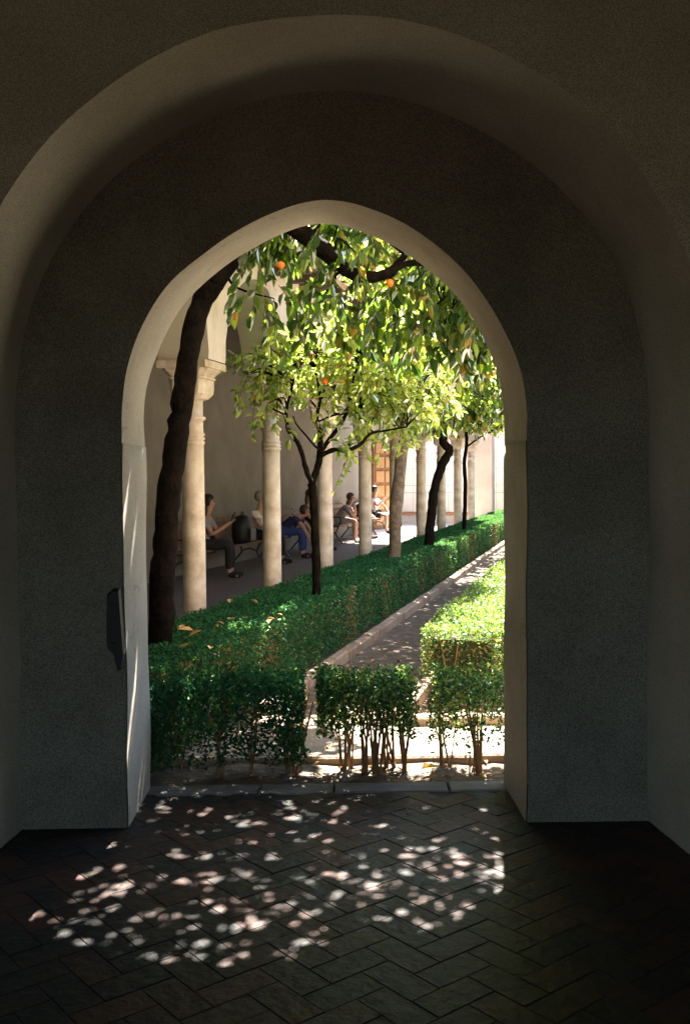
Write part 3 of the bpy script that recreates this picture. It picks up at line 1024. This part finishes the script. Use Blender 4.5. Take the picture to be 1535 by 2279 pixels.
def hedge(name, label, frame, L, Wd, H, n, size, mix, z0=0.0, stems=0, core=True, dry=None, group=None, top_extra=0.012, leggy=0.0, sides=(1, 1, 1, 1), seed=1, fill_in=0.06, light='box2', rough=1.0):
    """box hedge in a local frame: x along 0..L, y across 0..Wd; frame = (origin, angle)"""
    g = np.random.default_rng(seed)
    root = empty(name, frame[0], frame[1])
    tag(root, label, 'hedge', group)
    zb = z0 + leggy
    areas = np.array([L * Wd * 1.15, L * (H - zb) * sides[0], L * (H - zb) * sides[1], Wd * (H - zb) * sides[2], Wd * (H - zb) * sides[3]])
    which = g.choice(5, size=n, p=areas / areas.sum())
    u, w = g.random(n), g.random(n)
    P = np.zeros((n, 3)); Nn = np.zeros((n, 3))
    dep = np.abs(g.normal(0, fill_in, n))
    hn = lambda x, y: rough * (0.016 * np.sin(x * 3.1 + seed) + 0.012 * np.sin(x * 7.7 + y * 5) + 0.010 * np.sin(y * 11 + x * 13))
    sn = lambda x, z: rough * (0.020 * np.sin(x * 3.7 + seed * 2) + 0.014 * np.sin(x * 9.1 + z * 6) + 0.010 * np.sin(x * 19 + z * 15))
    k = which == 0
    P[k] = np.stack([u[k] * L, w[k] * Wd, H - dep[k] + g.normal(0, top_extra, k.sum())], 1); P[k, 2] += hn(P[k, 0], P[k, 1]); Nn[k] = (0, 0, 1)
    for q, (yy, sg) in ((1, (0, -1)), (2, (Wd, 1))):
        k = which == q
        x = u[k] * L; z = zb + w[k] ** 0.9 * (H - zb)
        P[k] = np.stack([x, yy + sg * (-dep[k] + g.normal(0, 0.010, k.sum()) + sn(x, z)), z], 1); Nn[k] = (0, sg, 0.25)
    for q, (xx, sg) in ((3, (0, -1)), (4, (L, 1))):
        k = which == q
        y = u[k] * Wd; z = zb + w[k] ** 0.9 * (H - zb)
        P[k] = np.stack([xx + sg * (-dep[k] + g.normal(0, 0.010, k.sum()) + sn(y, z)), y, z], 1); Nn[k] = (sg, 0, 0.25)
    rnd = g.normal(size=(n, 3)); rnd /= np.linalg.norm(rnd, axis=1, keepdims=True)
    rn2 = g.normal(size=(n, 3)); rn2 /= np.linalg.norm(rn2, axis=1, keepdims=True)
    D = rnd + Nn * 0.5
    D /= np.linalg.norm(D, axis=1, keepdims=True)
    N2 = Nn * 0.55 + rn2
    N2 -= D * (D * N2).sum(1, keepdims=True)
    N2 /= np.linalg.norm(N2, axis=1, keepdims=True) + 1e-9
    Sd = np.cross(D, N2)
    ln = (g.uniform(size[0], size[1], n))[:, None]
    wd = ln * 0.30
    V = np.stack([P - D * ln * 0.5, P - Sd * wd + N2 * wd * 0.2, P + D * ln * 0.5, P + Sd * wd + N2 * wd * 0.2], 1).reshape(-1, 3)
    F = np.arange(n * 4).reshape(n, 4)
    mi = g.choice(2, size=n, p=mix)
    if dry is not None:
        f = dry(P)
        mi = np.where((g.random(n) < f) & (which != 0), 2, mi)
    npmesh('foliage', V, F, [M['box'], M[light], M['box_dry']], root, mi)['kind'] = 'stuff'
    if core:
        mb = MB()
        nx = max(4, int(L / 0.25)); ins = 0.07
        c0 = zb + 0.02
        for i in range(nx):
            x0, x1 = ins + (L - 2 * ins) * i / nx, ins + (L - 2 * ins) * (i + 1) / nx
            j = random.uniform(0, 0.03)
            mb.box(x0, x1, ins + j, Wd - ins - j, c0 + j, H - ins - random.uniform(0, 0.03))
        mb.build('inner_core', M['core'], root, kind='stuff')  # solid dark boxes added to stop light passing through the leaves
    if stems:
        mb = MB()
        for i in range(stems):
            x, y = random.uniform(0.03, L - 0.03), random.uniform(0.08, Wd - 0.08)
            for q in range(random.randint(2, 4)):
                x2, y2 = x + random.uniform(-0.09, 0.09), y + random.uniform(-0.09, 0.09)
                h2 = random.uniform(0.6, 0.95) * H
                r = random.uniform(0.003, 0.0075)
                mb.tube([(x + random.uniform(-.015, .015), y, -0.02), ((x * 2 + x2) / 3 + random.uniform(-.02, .02), (y * 2 + y2) / 3, h2 * 0.4), (x2, y2, h2)], [r * 1.25, r, r * 0.5], 5, cap=False, wob=0.1)
        mb.build('stems', M['stem'], root, kind='stuff')
    return root


GA = math.atan2(GU.y, GU.x)


def drypatch(P):
    x = P[:, 0]
    f = np.sin(x * 1.55 + 0.3) * 0.5 + np.sin(x * 3.3 + 1.0) * 0.35 + np.sin(x * 7.9) * 0.25
    return np.clip((f - 0.0) * 0.85, 0.13, 0.62)


# long hedge: local x along the garden axis from a=4.7, local y from the kerb side to the columns
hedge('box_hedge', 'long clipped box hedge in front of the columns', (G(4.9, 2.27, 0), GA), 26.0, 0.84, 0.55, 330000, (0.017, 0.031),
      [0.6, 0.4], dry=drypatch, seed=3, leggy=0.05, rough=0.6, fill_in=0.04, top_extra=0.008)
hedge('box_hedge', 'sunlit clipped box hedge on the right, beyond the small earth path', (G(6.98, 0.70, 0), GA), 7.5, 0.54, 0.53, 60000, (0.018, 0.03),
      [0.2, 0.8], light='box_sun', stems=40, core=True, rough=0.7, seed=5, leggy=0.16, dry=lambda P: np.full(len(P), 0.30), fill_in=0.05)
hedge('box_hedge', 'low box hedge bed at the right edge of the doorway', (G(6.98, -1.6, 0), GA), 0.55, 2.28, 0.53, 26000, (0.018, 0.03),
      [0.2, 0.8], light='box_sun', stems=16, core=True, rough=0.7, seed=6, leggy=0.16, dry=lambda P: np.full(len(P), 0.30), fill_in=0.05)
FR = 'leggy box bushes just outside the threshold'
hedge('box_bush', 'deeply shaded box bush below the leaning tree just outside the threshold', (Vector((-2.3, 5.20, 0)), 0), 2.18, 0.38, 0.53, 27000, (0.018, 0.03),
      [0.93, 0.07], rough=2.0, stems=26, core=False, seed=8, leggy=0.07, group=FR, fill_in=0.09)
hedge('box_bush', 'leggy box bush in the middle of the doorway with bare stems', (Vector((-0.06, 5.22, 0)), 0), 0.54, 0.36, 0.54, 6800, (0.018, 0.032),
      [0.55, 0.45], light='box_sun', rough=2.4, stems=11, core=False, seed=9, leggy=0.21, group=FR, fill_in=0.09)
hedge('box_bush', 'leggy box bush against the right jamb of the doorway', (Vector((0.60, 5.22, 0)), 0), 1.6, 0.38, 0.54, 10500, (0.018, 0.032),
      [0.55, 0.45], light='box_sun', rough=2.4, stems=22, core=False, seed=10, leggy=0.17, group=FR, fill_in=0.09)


def single_leaf(name, p, an, tilt, ln, m, parent=None):
    V, F = leaf_batch(np.array([[-ln / 2, 0, 0]]), np.array([[1.0, 0, 0.0]]), np.array([[0, 0, 1.0]]), np.array([ln]), np.array([ln * 0.45]), 0.2, 0.12)
    o = npmesh(name, V, F, m, parent)
    o.location = p
    o.rotation_euler = (random.uniform(-tilt, tilt), random.uniform(-tilt, tilt), an)
    return o


for (x, y) in [(404, 1395), (415, 1400), (434, 1408), (482, 1392), (487, 1385), (515, 1376), (545, 1374), (600, 1381), (607, 1377), (625, 1368), (512, 1336), (566, 1337),
               (408, 1437), (469, 1440), (505, 1476), (517, 1490), (775, 1270), (835, 1265), (808, 1253), (925, 1231)]:
    d = CAM_R @ Vector(((x - 767.5) / FPX, -(y - 1139.5) / FPX, -1.0))
    p = EYE + d * ((0.575 - EYE.z) / d.z)
    o = single_leaf('fallen_leaf', p, random.uniform(0, 6.28), 0.5, random.uniform(0.06, 0.10), M['litter'])
    tag(o, 'dry fallen leaf lying on top of the long hedge', 'leaf', 'dry leaves on the hedge')
o = single_leaf('fallen_leaf', Vector((0.55, 5.33, 0.03)), 0.4, 0.3, 0.11, M['leaf_old'])
tag(o, 'large yellow fallen leaf on the sunlit earth beside the threshold', 'leaf')
# leaf litter on the soil
n = 900
P = np.stack([rng.uniform(-2.2, 2.2, n), rng.uniform(5.2, 9.5, n), rng.uniform(0.002, 0.014, n)], 1)
P[:, 2] += np.where((P[:, 1] > 5.56) & (P[:, 1] < 6.34), 0.03, 0)
keep = ~((P[:, 1] > 5.56) & (P[:, 1] < 6.34) & (rng.random(n) < 0.85))
P = P[keep]; n = len(P)
ln = rng.uniform(0.02, 0.06, n)
V, F = leaf_batch(P, unit(n) * np.array([1, 1, 0.25]), unit(n) * 0.3 + np.array([0, 0, 1.0]), ln, ln * 0.5)
lo = npmesh('leaf_litter', V, F, M['litter'])
lo['kind'] = 'stuff'
tag(lo, 'dry leaf litter scattered over the garden earth', 'litter')

# ================================================================== FIXTURE ON THE WALL
fx = empty('wall_fixture', (-0.955, YN - 0.02, 0.92))
tag(fx, 'black fixture mounted on the plaster at the left door jamb', 'fixture')
o2 = [(0.025, 0.185), (-0.005, 0.185), (-0.03, 0.16), (-0.034, 0.05), (-0.036, -0.06), (-0.03, -0.085), (-0.005, -0.11), (0.003, -0.15), (0.012, -0.185),
      (0.03, -0.175), (0.042, -0.11), (0.038, -0.04), (0.032, 0.05)]
v = [(x, -0.03, z) for x, z in o2] + [(x * 0.9 + 0.002, -0.045, z * 0.94) for x, z in o2] + [(x, 0.018, z) for x, z in o2]
k = len(o2)
f = [tuple(range(k, 2 * k))]
for i in range(k):
    j = (i + 1) % k
    f += [(i, j, k + j, k + i)[::-1], (i, j, 2 * k + j, 2 * k + i)]
pyobj('housing', v, f, M['black'], fx)
for zz in (0.12, -0.05):
    mb = MB()
    mb.lathe([(0.011, 0.0), (0.011, 0.004), (0.007, 0.008)], 10)
    o = mb.build('bolt', M['iron'], fx, True)
    o.rotation_euler = (R(90), 0, 0)
    o.location = (0.0, -0.0445, zz)

# ================================================================== BENCHES AND PEOPLE
def bench(a, b, label, L=1.7, rot=0.0):
    """faces the garden; local x = towards the garden, y = along the wall"""
    root = empty('park_bench', G(a, b, 0), GA - R(90) + rot)
    tag(root, label, 'bench', 'benches against the gallery wall')
    for k in range(5):
        mb = MB()
        mb.box(-0.20 + k * 0.095, -0.20 + k * 0.095 + 0.08, -L / 2, L / 2, 0.42, 0.45)
        mb.build('seat_slat', M['wood'], root)
    for k in range(3):
        mb = MB()
        z = 0.55 + k * 0.13
        x = -0.24 - k * 0.028
        mb.box(x - 0.015, x + 0.013, -L / 2, L / 2, z, z + 0.09)
        mb.build('back_slat', M['wood'], root)
    for y in (-L / 2 + 0.12, L / 2 - 0.12):
        mb = MB()
        mb.tube(catmull([(0.30, y, 0.0), (0.22, y, 0.10), (0.14, y, 0.24), (0.20, y, 0.40)], 4), 0.018, 6)
        mb.tube(catmull([(-0.36, y, 0.0), (-0.26, y, 0.12), (-0.16, y, 0.25), (-0.22, y, 0.42), (-0.27, y, 0.62), (-0.33, y, 0.92)], 4), 0.018, 6)
        mb.tube([(-0.22, y, 0.41), (0.21, y, 0.41)], 0.018, 6)
        mb.tube(catmull([(0.2, y, 0.41), (0.26, y, 0.55), (0.2, y, 0.64), (-0.26, y, 0.62)], 4), 0.016, 6)
        mb.tube(catmull([(0.14, y, 0.24), (0.0, y, 0.30), (-0.16, y, 0.25)], 4), 0.013, 6)
        mb.build('iron_end', M['iron'], root)
    return root


def skinned(name, verts, edges, radii, m, parent, root_i=0, sub=2):
    me = bpy.data.meshes.new(name)
    me.from_pydata(verts, edges, [])
    o = link(name, me, None, None)
    md = o.modifiers.new('skin', 'SKIN')
    md.use_smooth_shade = True
    md.branch_smoothing = 0.4
    for i, r in enumerate(radii):
        d = me.skin_vertices[0].data[i]
        d.radius = (r, r)
        d.use_root = (i == root_i)
    sd = o.modifiers.new('sub', 'SUBSURF')
    sd.levels = sd.render_levels = sub
    dg = bpy.context.evaluated_depsgraph_get()
    dg.update()
    nm = bpy.data.meshes.new_from_object(o.evaluated_get(dg))
    nm.name = name
    o.modifiers.clear()
    o.data = nm
    bpy.data.meshes.remove(me)
    nm.materials.clear()
    nm.materials.append(m)
    nm.polygons.foreach_set('use_smooth', [True] * len(nm.polygons))
    o.parent = parent
    return o


def cmat(name, c, rough=0.85):
    return mat(name, c, tuple(min(1, x * 1.25 + 0.005) for x in c), 30, rough)


SKIN = mat('skin', (0.36, 0.20, 0.13), (0.44, 0.25, 0.17), 8, 0.55)
EYE_M = mat('eye', (0.02, 0.015, 0.01), rough=0.3)


def person(label, a, b, turn, lean, hands, head, hair, top, legs, shoe, hair_len=0.12, knee=(0.44, 0.12), feet=0.0, bare_legs=False, z=0.0, group='people resting on the gallery benches', sleeve=0.6):
    """seated figure; local x forward, y left, z up. hands = two (elbow, wrist) pairs; head = (dx, dz tilt)"""
    root = empty('person', G(a, b, z), GA - R(90) + turn)
    tag(root, label, 'person', group)
    V, E, Rr = [], [], []

    def add(p, r, par=None):
        V.append(Vector(p)); Rr.append(r)
        if par is not None: E.append((par, len(V) - 1))
        return len(V) - 1
    sl_, cl_ = math.sin(lean), math.cos(lean)

    def T2(x, y, h):          # torso point at height h above the hip, leaned forward
        return Vector((sl_ * h + cl_ * x, y, 0.53 + cl_ * h - sl_ * x))
    hip = add(T2(0, 0, 0), 0.125)
    waist = add(T2(0, 0, 0.20), 0.115, hip)
    chest = add(T2(0, 0, 0.38), 0.125, waist)
    nk = add(T2(0.01, 0, 0.50), 0.060, chest)
    hd = T2(0.01, 0, 0.50) + Vector((head[0], 0, head[1]))
    jaw = add(hd + Vector((0.015, 0, -0.03)), 0.062, nk)
    hc = add(hd + Vector((0.0, 0, 0.06)), 0.086, jaw)
    add(hd + Vector((-0.01, 0, 0.12)), 0.070, hc)
    nose = add(hd + Vector((0.095, 0, 0.03)), 0.016, hc)
    arms = []
    for s, (el, wr) in zip((1, -1), hands):
        sh = add(T2(0, 0.165 * s, 0.42), 0.062, chest)
        e = add(el, 0.042, sh)
        w = add(wr, 0.028, e)
        d = (Vector(wr) - Vector(el)).normalized()
        sd = Vector((0, 1, 0)) if abs(d.y) < 0.8 else Vector((1, 0, 0))
        pm = add(Vector(wr) + d * 0.055, 0.030, w)
        for q, ln in ((-1.5, 0.06), (-0.5, 0.072), (0.5, 0.075), (1.5, 0.066)):
            k1 = add(Vector(wr) + d * 0.095 + sd * q * 0.017, 0.009, pm)
            add(Vector(wr) + d * (0.095 + ln * 0.75) + sd * q * 0.019 + Vector((0, 0, -ln * 0.35)), 0.007, k1)
        add(Vector(wr) + d * 0.06 + sd * (0.05 * -s), 0.009, w)
        arms.append((sh, e, w))
    lg = []
    for s in (1, -1):
        th = add((0.06, 0.095 * s, 0.53), 0.095, hip)
        kn = add((knee[0], knee[1] * s, 0.52), 0.060, th)
        an = add((knee[0] + feet, knee[1] * s, 0.09), 0.036, kn)
        he = add((knee[0] + feet + 0.03, knee[1] * s, 0.045), 0.036, an)
        add((knee[0] + feet + 0.17, knee[1] * s * 1.15, 0.032), 0.030, he)
        lg.append((th, kn, an, he))
    skinned('body', V, E, Rr, SKIN, root)
    # shirt
    tv = [V[hip] + Vector((0, 0, 0.02)), V[waist], V[chest], V[nk] * 0.45 + V[chest] * 0.55]
    te = [(0, 1), (1, 2), (2, 3)]
    trr = [0.142, 0.135, 0.145, 0.10]
    for sh, e, w in arms:
        i = len(tv)
        tv += [V[sh], V[sh].lerp(V[e], sleeve)]
        te += [(2, i), (i, i + 1)]
        trr += [0.078, 0.062]
    skinned('shirt', tv, te, trr, top, root, 1)
    # trousers or shorts
    tv = [V[hip]]; te = []; trr = [0.138]
    for th, kn, an, he in lg:
        i = len(tv)
        if bare_legs:
            tv += [V[th], V[th].lerp(V[kn], 0.7)]; te += [(0, i), (i, i + 1)]; trr += [0.108, 0.088]
        else:
            tv += [V[th], V[kn], V[an] + Vector((0, 0, 0.03))]; te += [(0, i), (i, i + 1), (i + 1, i + 2)]; trr += [0.108, 0.076, 0.058]
    skinned('trousers', tv, te, trr, legs, root)
    for th, kn, an, he in lg:
        skinned('shoe', [V[an] + Vector((-0.01, 0, -0.02)), V[he], V[he] + Vector((0.08, 0, -0.004)), V[he] + Vector((0.165, 0, -0.012))], [(0, 1), (1, 2), (2, 3)], [0.046, 0.05, 0.046, 0.038], shoe, root)
    # hair: cap of the skull plus a fall behind
    hb = bmesh.new()
    bmesh.ops.create_uvsphere(hb, u_segments=16, v_segments=10, radius=1.0, matrix=Matrix.Translation(hd + Vector((-0.022, 0, 0.078))) @ Matrix.Diagonal((0.106, 0.092, 0.108, 1)))
    for q in hb.verts:
        l = q.co - hd
        if l.x > 0.035 and l.z < 0.10: q.co.x = hd.x + 0.035 - (0.10 - l.z) * 0.25
    if hair_len > 0.15:
        bmesh.ops.create_uvsphere(hb, u_segments=14, v_segments=8, radius=1.0, matrix=Matrix.Translation(hd + Vector((-0.075, 0, 0.06 - hair_len * 0.45))) @ Matrix.Rotation(lean * 0.5, 4, 'Y') @ Matrix.Diagonal((0.058, 0.095, hair_len * 0.58, 1)))
    hme = bpy.data.meshes.new('hair')
    hb.to_mesh(hme)
    hb.free()
    hme.polygons.foreach_set('use_smooth', [True] * len(hme.polygons))
    link('hair', hme, hair, root)
    for s in (1, -1):
        mb = MB()
        mb.lathe([(0.010 * math.sin(math.pi * (k + .2) / 6.4), -0.010 * math.cos(math.pi * (k + .2) / 6.4)) for k in range(7)], 8)
        mb.build('eye', EYE_M, root, True, loc=hd + Vector((0.078, 0.033 * s, 0.055)))
    return root


dark_hair, brown_hair, grey_hair = cmat('dark_hair', (0.012, 0.010, 0.008), 0.5), cmat('brown_hair', (0.05, 0.028, 0.016), 0.5), cmat('grey_hair', (0.20, 0.19, 0.17), 0.6)
c_blue = mat('patterned_shirt', (0.08, 0.10, 0.14), (0.42, 0.44, 0.46), 42, 0.9)
c_white, c_grey, c_black = cmat('white_cloth', (0.62, 0.58, 0.52)), cmat('grey_cloth', (0.20, 0.19, 0.19)), cmat('black_cloth', (0.014, 0.014, 0.016))
c_jeans, c_navy, c_shoe = cmat('denim', (0.03, 0.055, 0.17)), cmat('navy_cloth', (0.02, 0.03, 0.09)), cmat('white_shoe', (0.55, 0.53, 0.5))

bench(15.9, 6.28, 'dark wooden bench under the dark haired reader between the first columns', 3.2)
bench(20.0, 6.3, 'dark wooden bench seen between the second and third columns', 2.4)
bench(24.3, 6.3, 'dark wooden bench behind the third column', 2.6)
bench(27.6, 6.28, 'iron legged bench nearest the far wooden door', 1.8)

V3 = Vector
person('person with long dark hair in patterned blue top holding up a phone', 15.0, 6.22, R(10), R(6),
       ((V3((0.20, 0.24, 0.72)), V3((0.42, 0.10, 0.88))), (V3((0.20, -0.24, 0.70)), V3((0.42, -0.08, 0.86)))), (0.05, 0.14), dark_hair, c_blue, c_black, c_black, 0.36)
person('person with short grey hair and white shirt half hidden by the second column', 17.65, 6.22, R(0), R(4),
       ((V3((0.1, 0.26, 0.74)), V3((0.32, 0.14, 0.62))), (V3((0.1, -0.26, 0.74)), V3((0.32, -0.14, 0.62)))), (0.02, 0.15), grey_hair, c_white, c_black, c_black)
person('person in blue jeans bending forward over their knees', 19.0, 6.2, R(5), R(52),
       ((V3((0.50, 0.24, 0.62)), V3((0.62, 0.20, 0.36))), (V3((0.50, -0.24, 0.62)), V3((0.62, -0.20, 0.36)))), (0.10, 0.05), brown_hair, c_navy, c_jeans, c_black)
person('person in black sitting upright behind the small forked tree trunk', 20.9, 6.22, R(0), R(5),
       ((V3((0.12, 0.26, 0.74)), V3((0.36, 0.14, 0.62))), (V3((0.12, -0.26, 0.74)), V3((0.36, -0.14, 0.62)))), (0.03, 0.15), brown_hair, c_black, c_black, c_black, 0.26)
person('person with long brown hair and bare legs leaning chin on hand', 23.6, 6.25, R(4), R(34),
       ((V3((0.42, 0.14, 0.66)), V3((0.43, 0.04, 0.86))), (V3((0.40, -0.2, 0.64)), V3((0.56, 0.0, 0.58)))), (0.06, 0.11), brown_hair, c_grey, c_grey, c_shoe, 0.34, bare_legs=True)
person('person in dark clothes mostly hidden by the fourth column', 25.2, 6.25, R(0), R(28),
       ((V3((0.30, 0.26, 0.66)), V3((0.46, 0.16, 0.60))), (V3((0.30, -0.26, 0.66)), V3((0.46, -0.16, 0.60)))), (0.06, 0.12), dark_hair, c_black, c_black, c_black)
person('person in white shirt raising a phone beside the far wooden door', 27.55, 6.22, R(-14), R(0),
       ((V3((0.22, 0.26, 0.74)), V3((0.36, 0.18, 0.60))), (V3((0.24, -0.24, 0.80)), V3((0.44, -0.14, 1.02)))), (0.02, 0.15), dark_hair, c_white, c_black, c_black, bare_legs=True)


def phone(a, b, z, turn, label):
    root = empty('phone', G(a, b, z), GA - R(90) + turn)
    tag(root, label, 'phone')
    mb = MB()
    mb.box(-0.006, 0.006, -0.04, 0.04, -0.08, 0.08, Matrix.Rotation(R(25), 4, 'Y'))
    mb.build('case', M['black'], root)
    mb = MB()
    mb.box(-0.0085, -0.0065, -0.036, 0.036, -0.074, 0.074, Matrix.Rotation(R(25), 4, 'Y'))
    mb.build('screen', M['iron'], root)


phone(15.06, 5.72, 0.98, R(10), 'dark phone held up by the person in the patterned top')
phone(27.62, 5.70, 1.12, R(-14), 'phone raised by the person in the white shirt')

bp = empty('backpack', G(16.5, 6.1, 0.45), GA - R(90))
tag(bp, 'bulky black backpack standing on the bench between two seated people', 'bag')
prof = [(0.10, 0.0), (0.19, 0.02), (0.22, 0.12), (0.225, 0.28), (0.20, 0.40), (0.14, 0.47), (0.05, 0.50)]
v, f = [], []
for (r, z_) in prof:
    for k in range(14):
        an = 2 * math.pi * k / 14
        e = 3.2
        q = 1 / ((abs(math.cos(an)) ** e + abs(math.sin(an)) ** e) ** (1 / e))
        v.append((r * q * math.cos(an) * 0.75, r * q * math.sin(an), z_))
for i in range(len(prof) - 1):
    for k in range(14):
        p_, q_ = i * 14 + k, i * 14 + (k + 1) % 14
        f.append((p_, q_, q_ + 14, p_ + 14))
f += [tuple(range(14))[::-1], tuple(range((len(prof) - 1) * 14, len(prof) * 14))]
pyobj('pack_body', v, f, M['black'], bp, True)
mb = MB()
mb.tube(catmull([(0.0, -0.06, 0.48), (0.0, -0.03, 0.55), (0.0, 0.03, 0.55), (0.0, 0.06, 0.48)], 4), 0.012, 6)
mb.build('carry_loop', M['iron'], bp)
mb = MB()
mb.box(0.165, 0.205, -0.13, 0.13, 0.06, 0.26)
mb.build('front_pocket', M['iron'], bp)
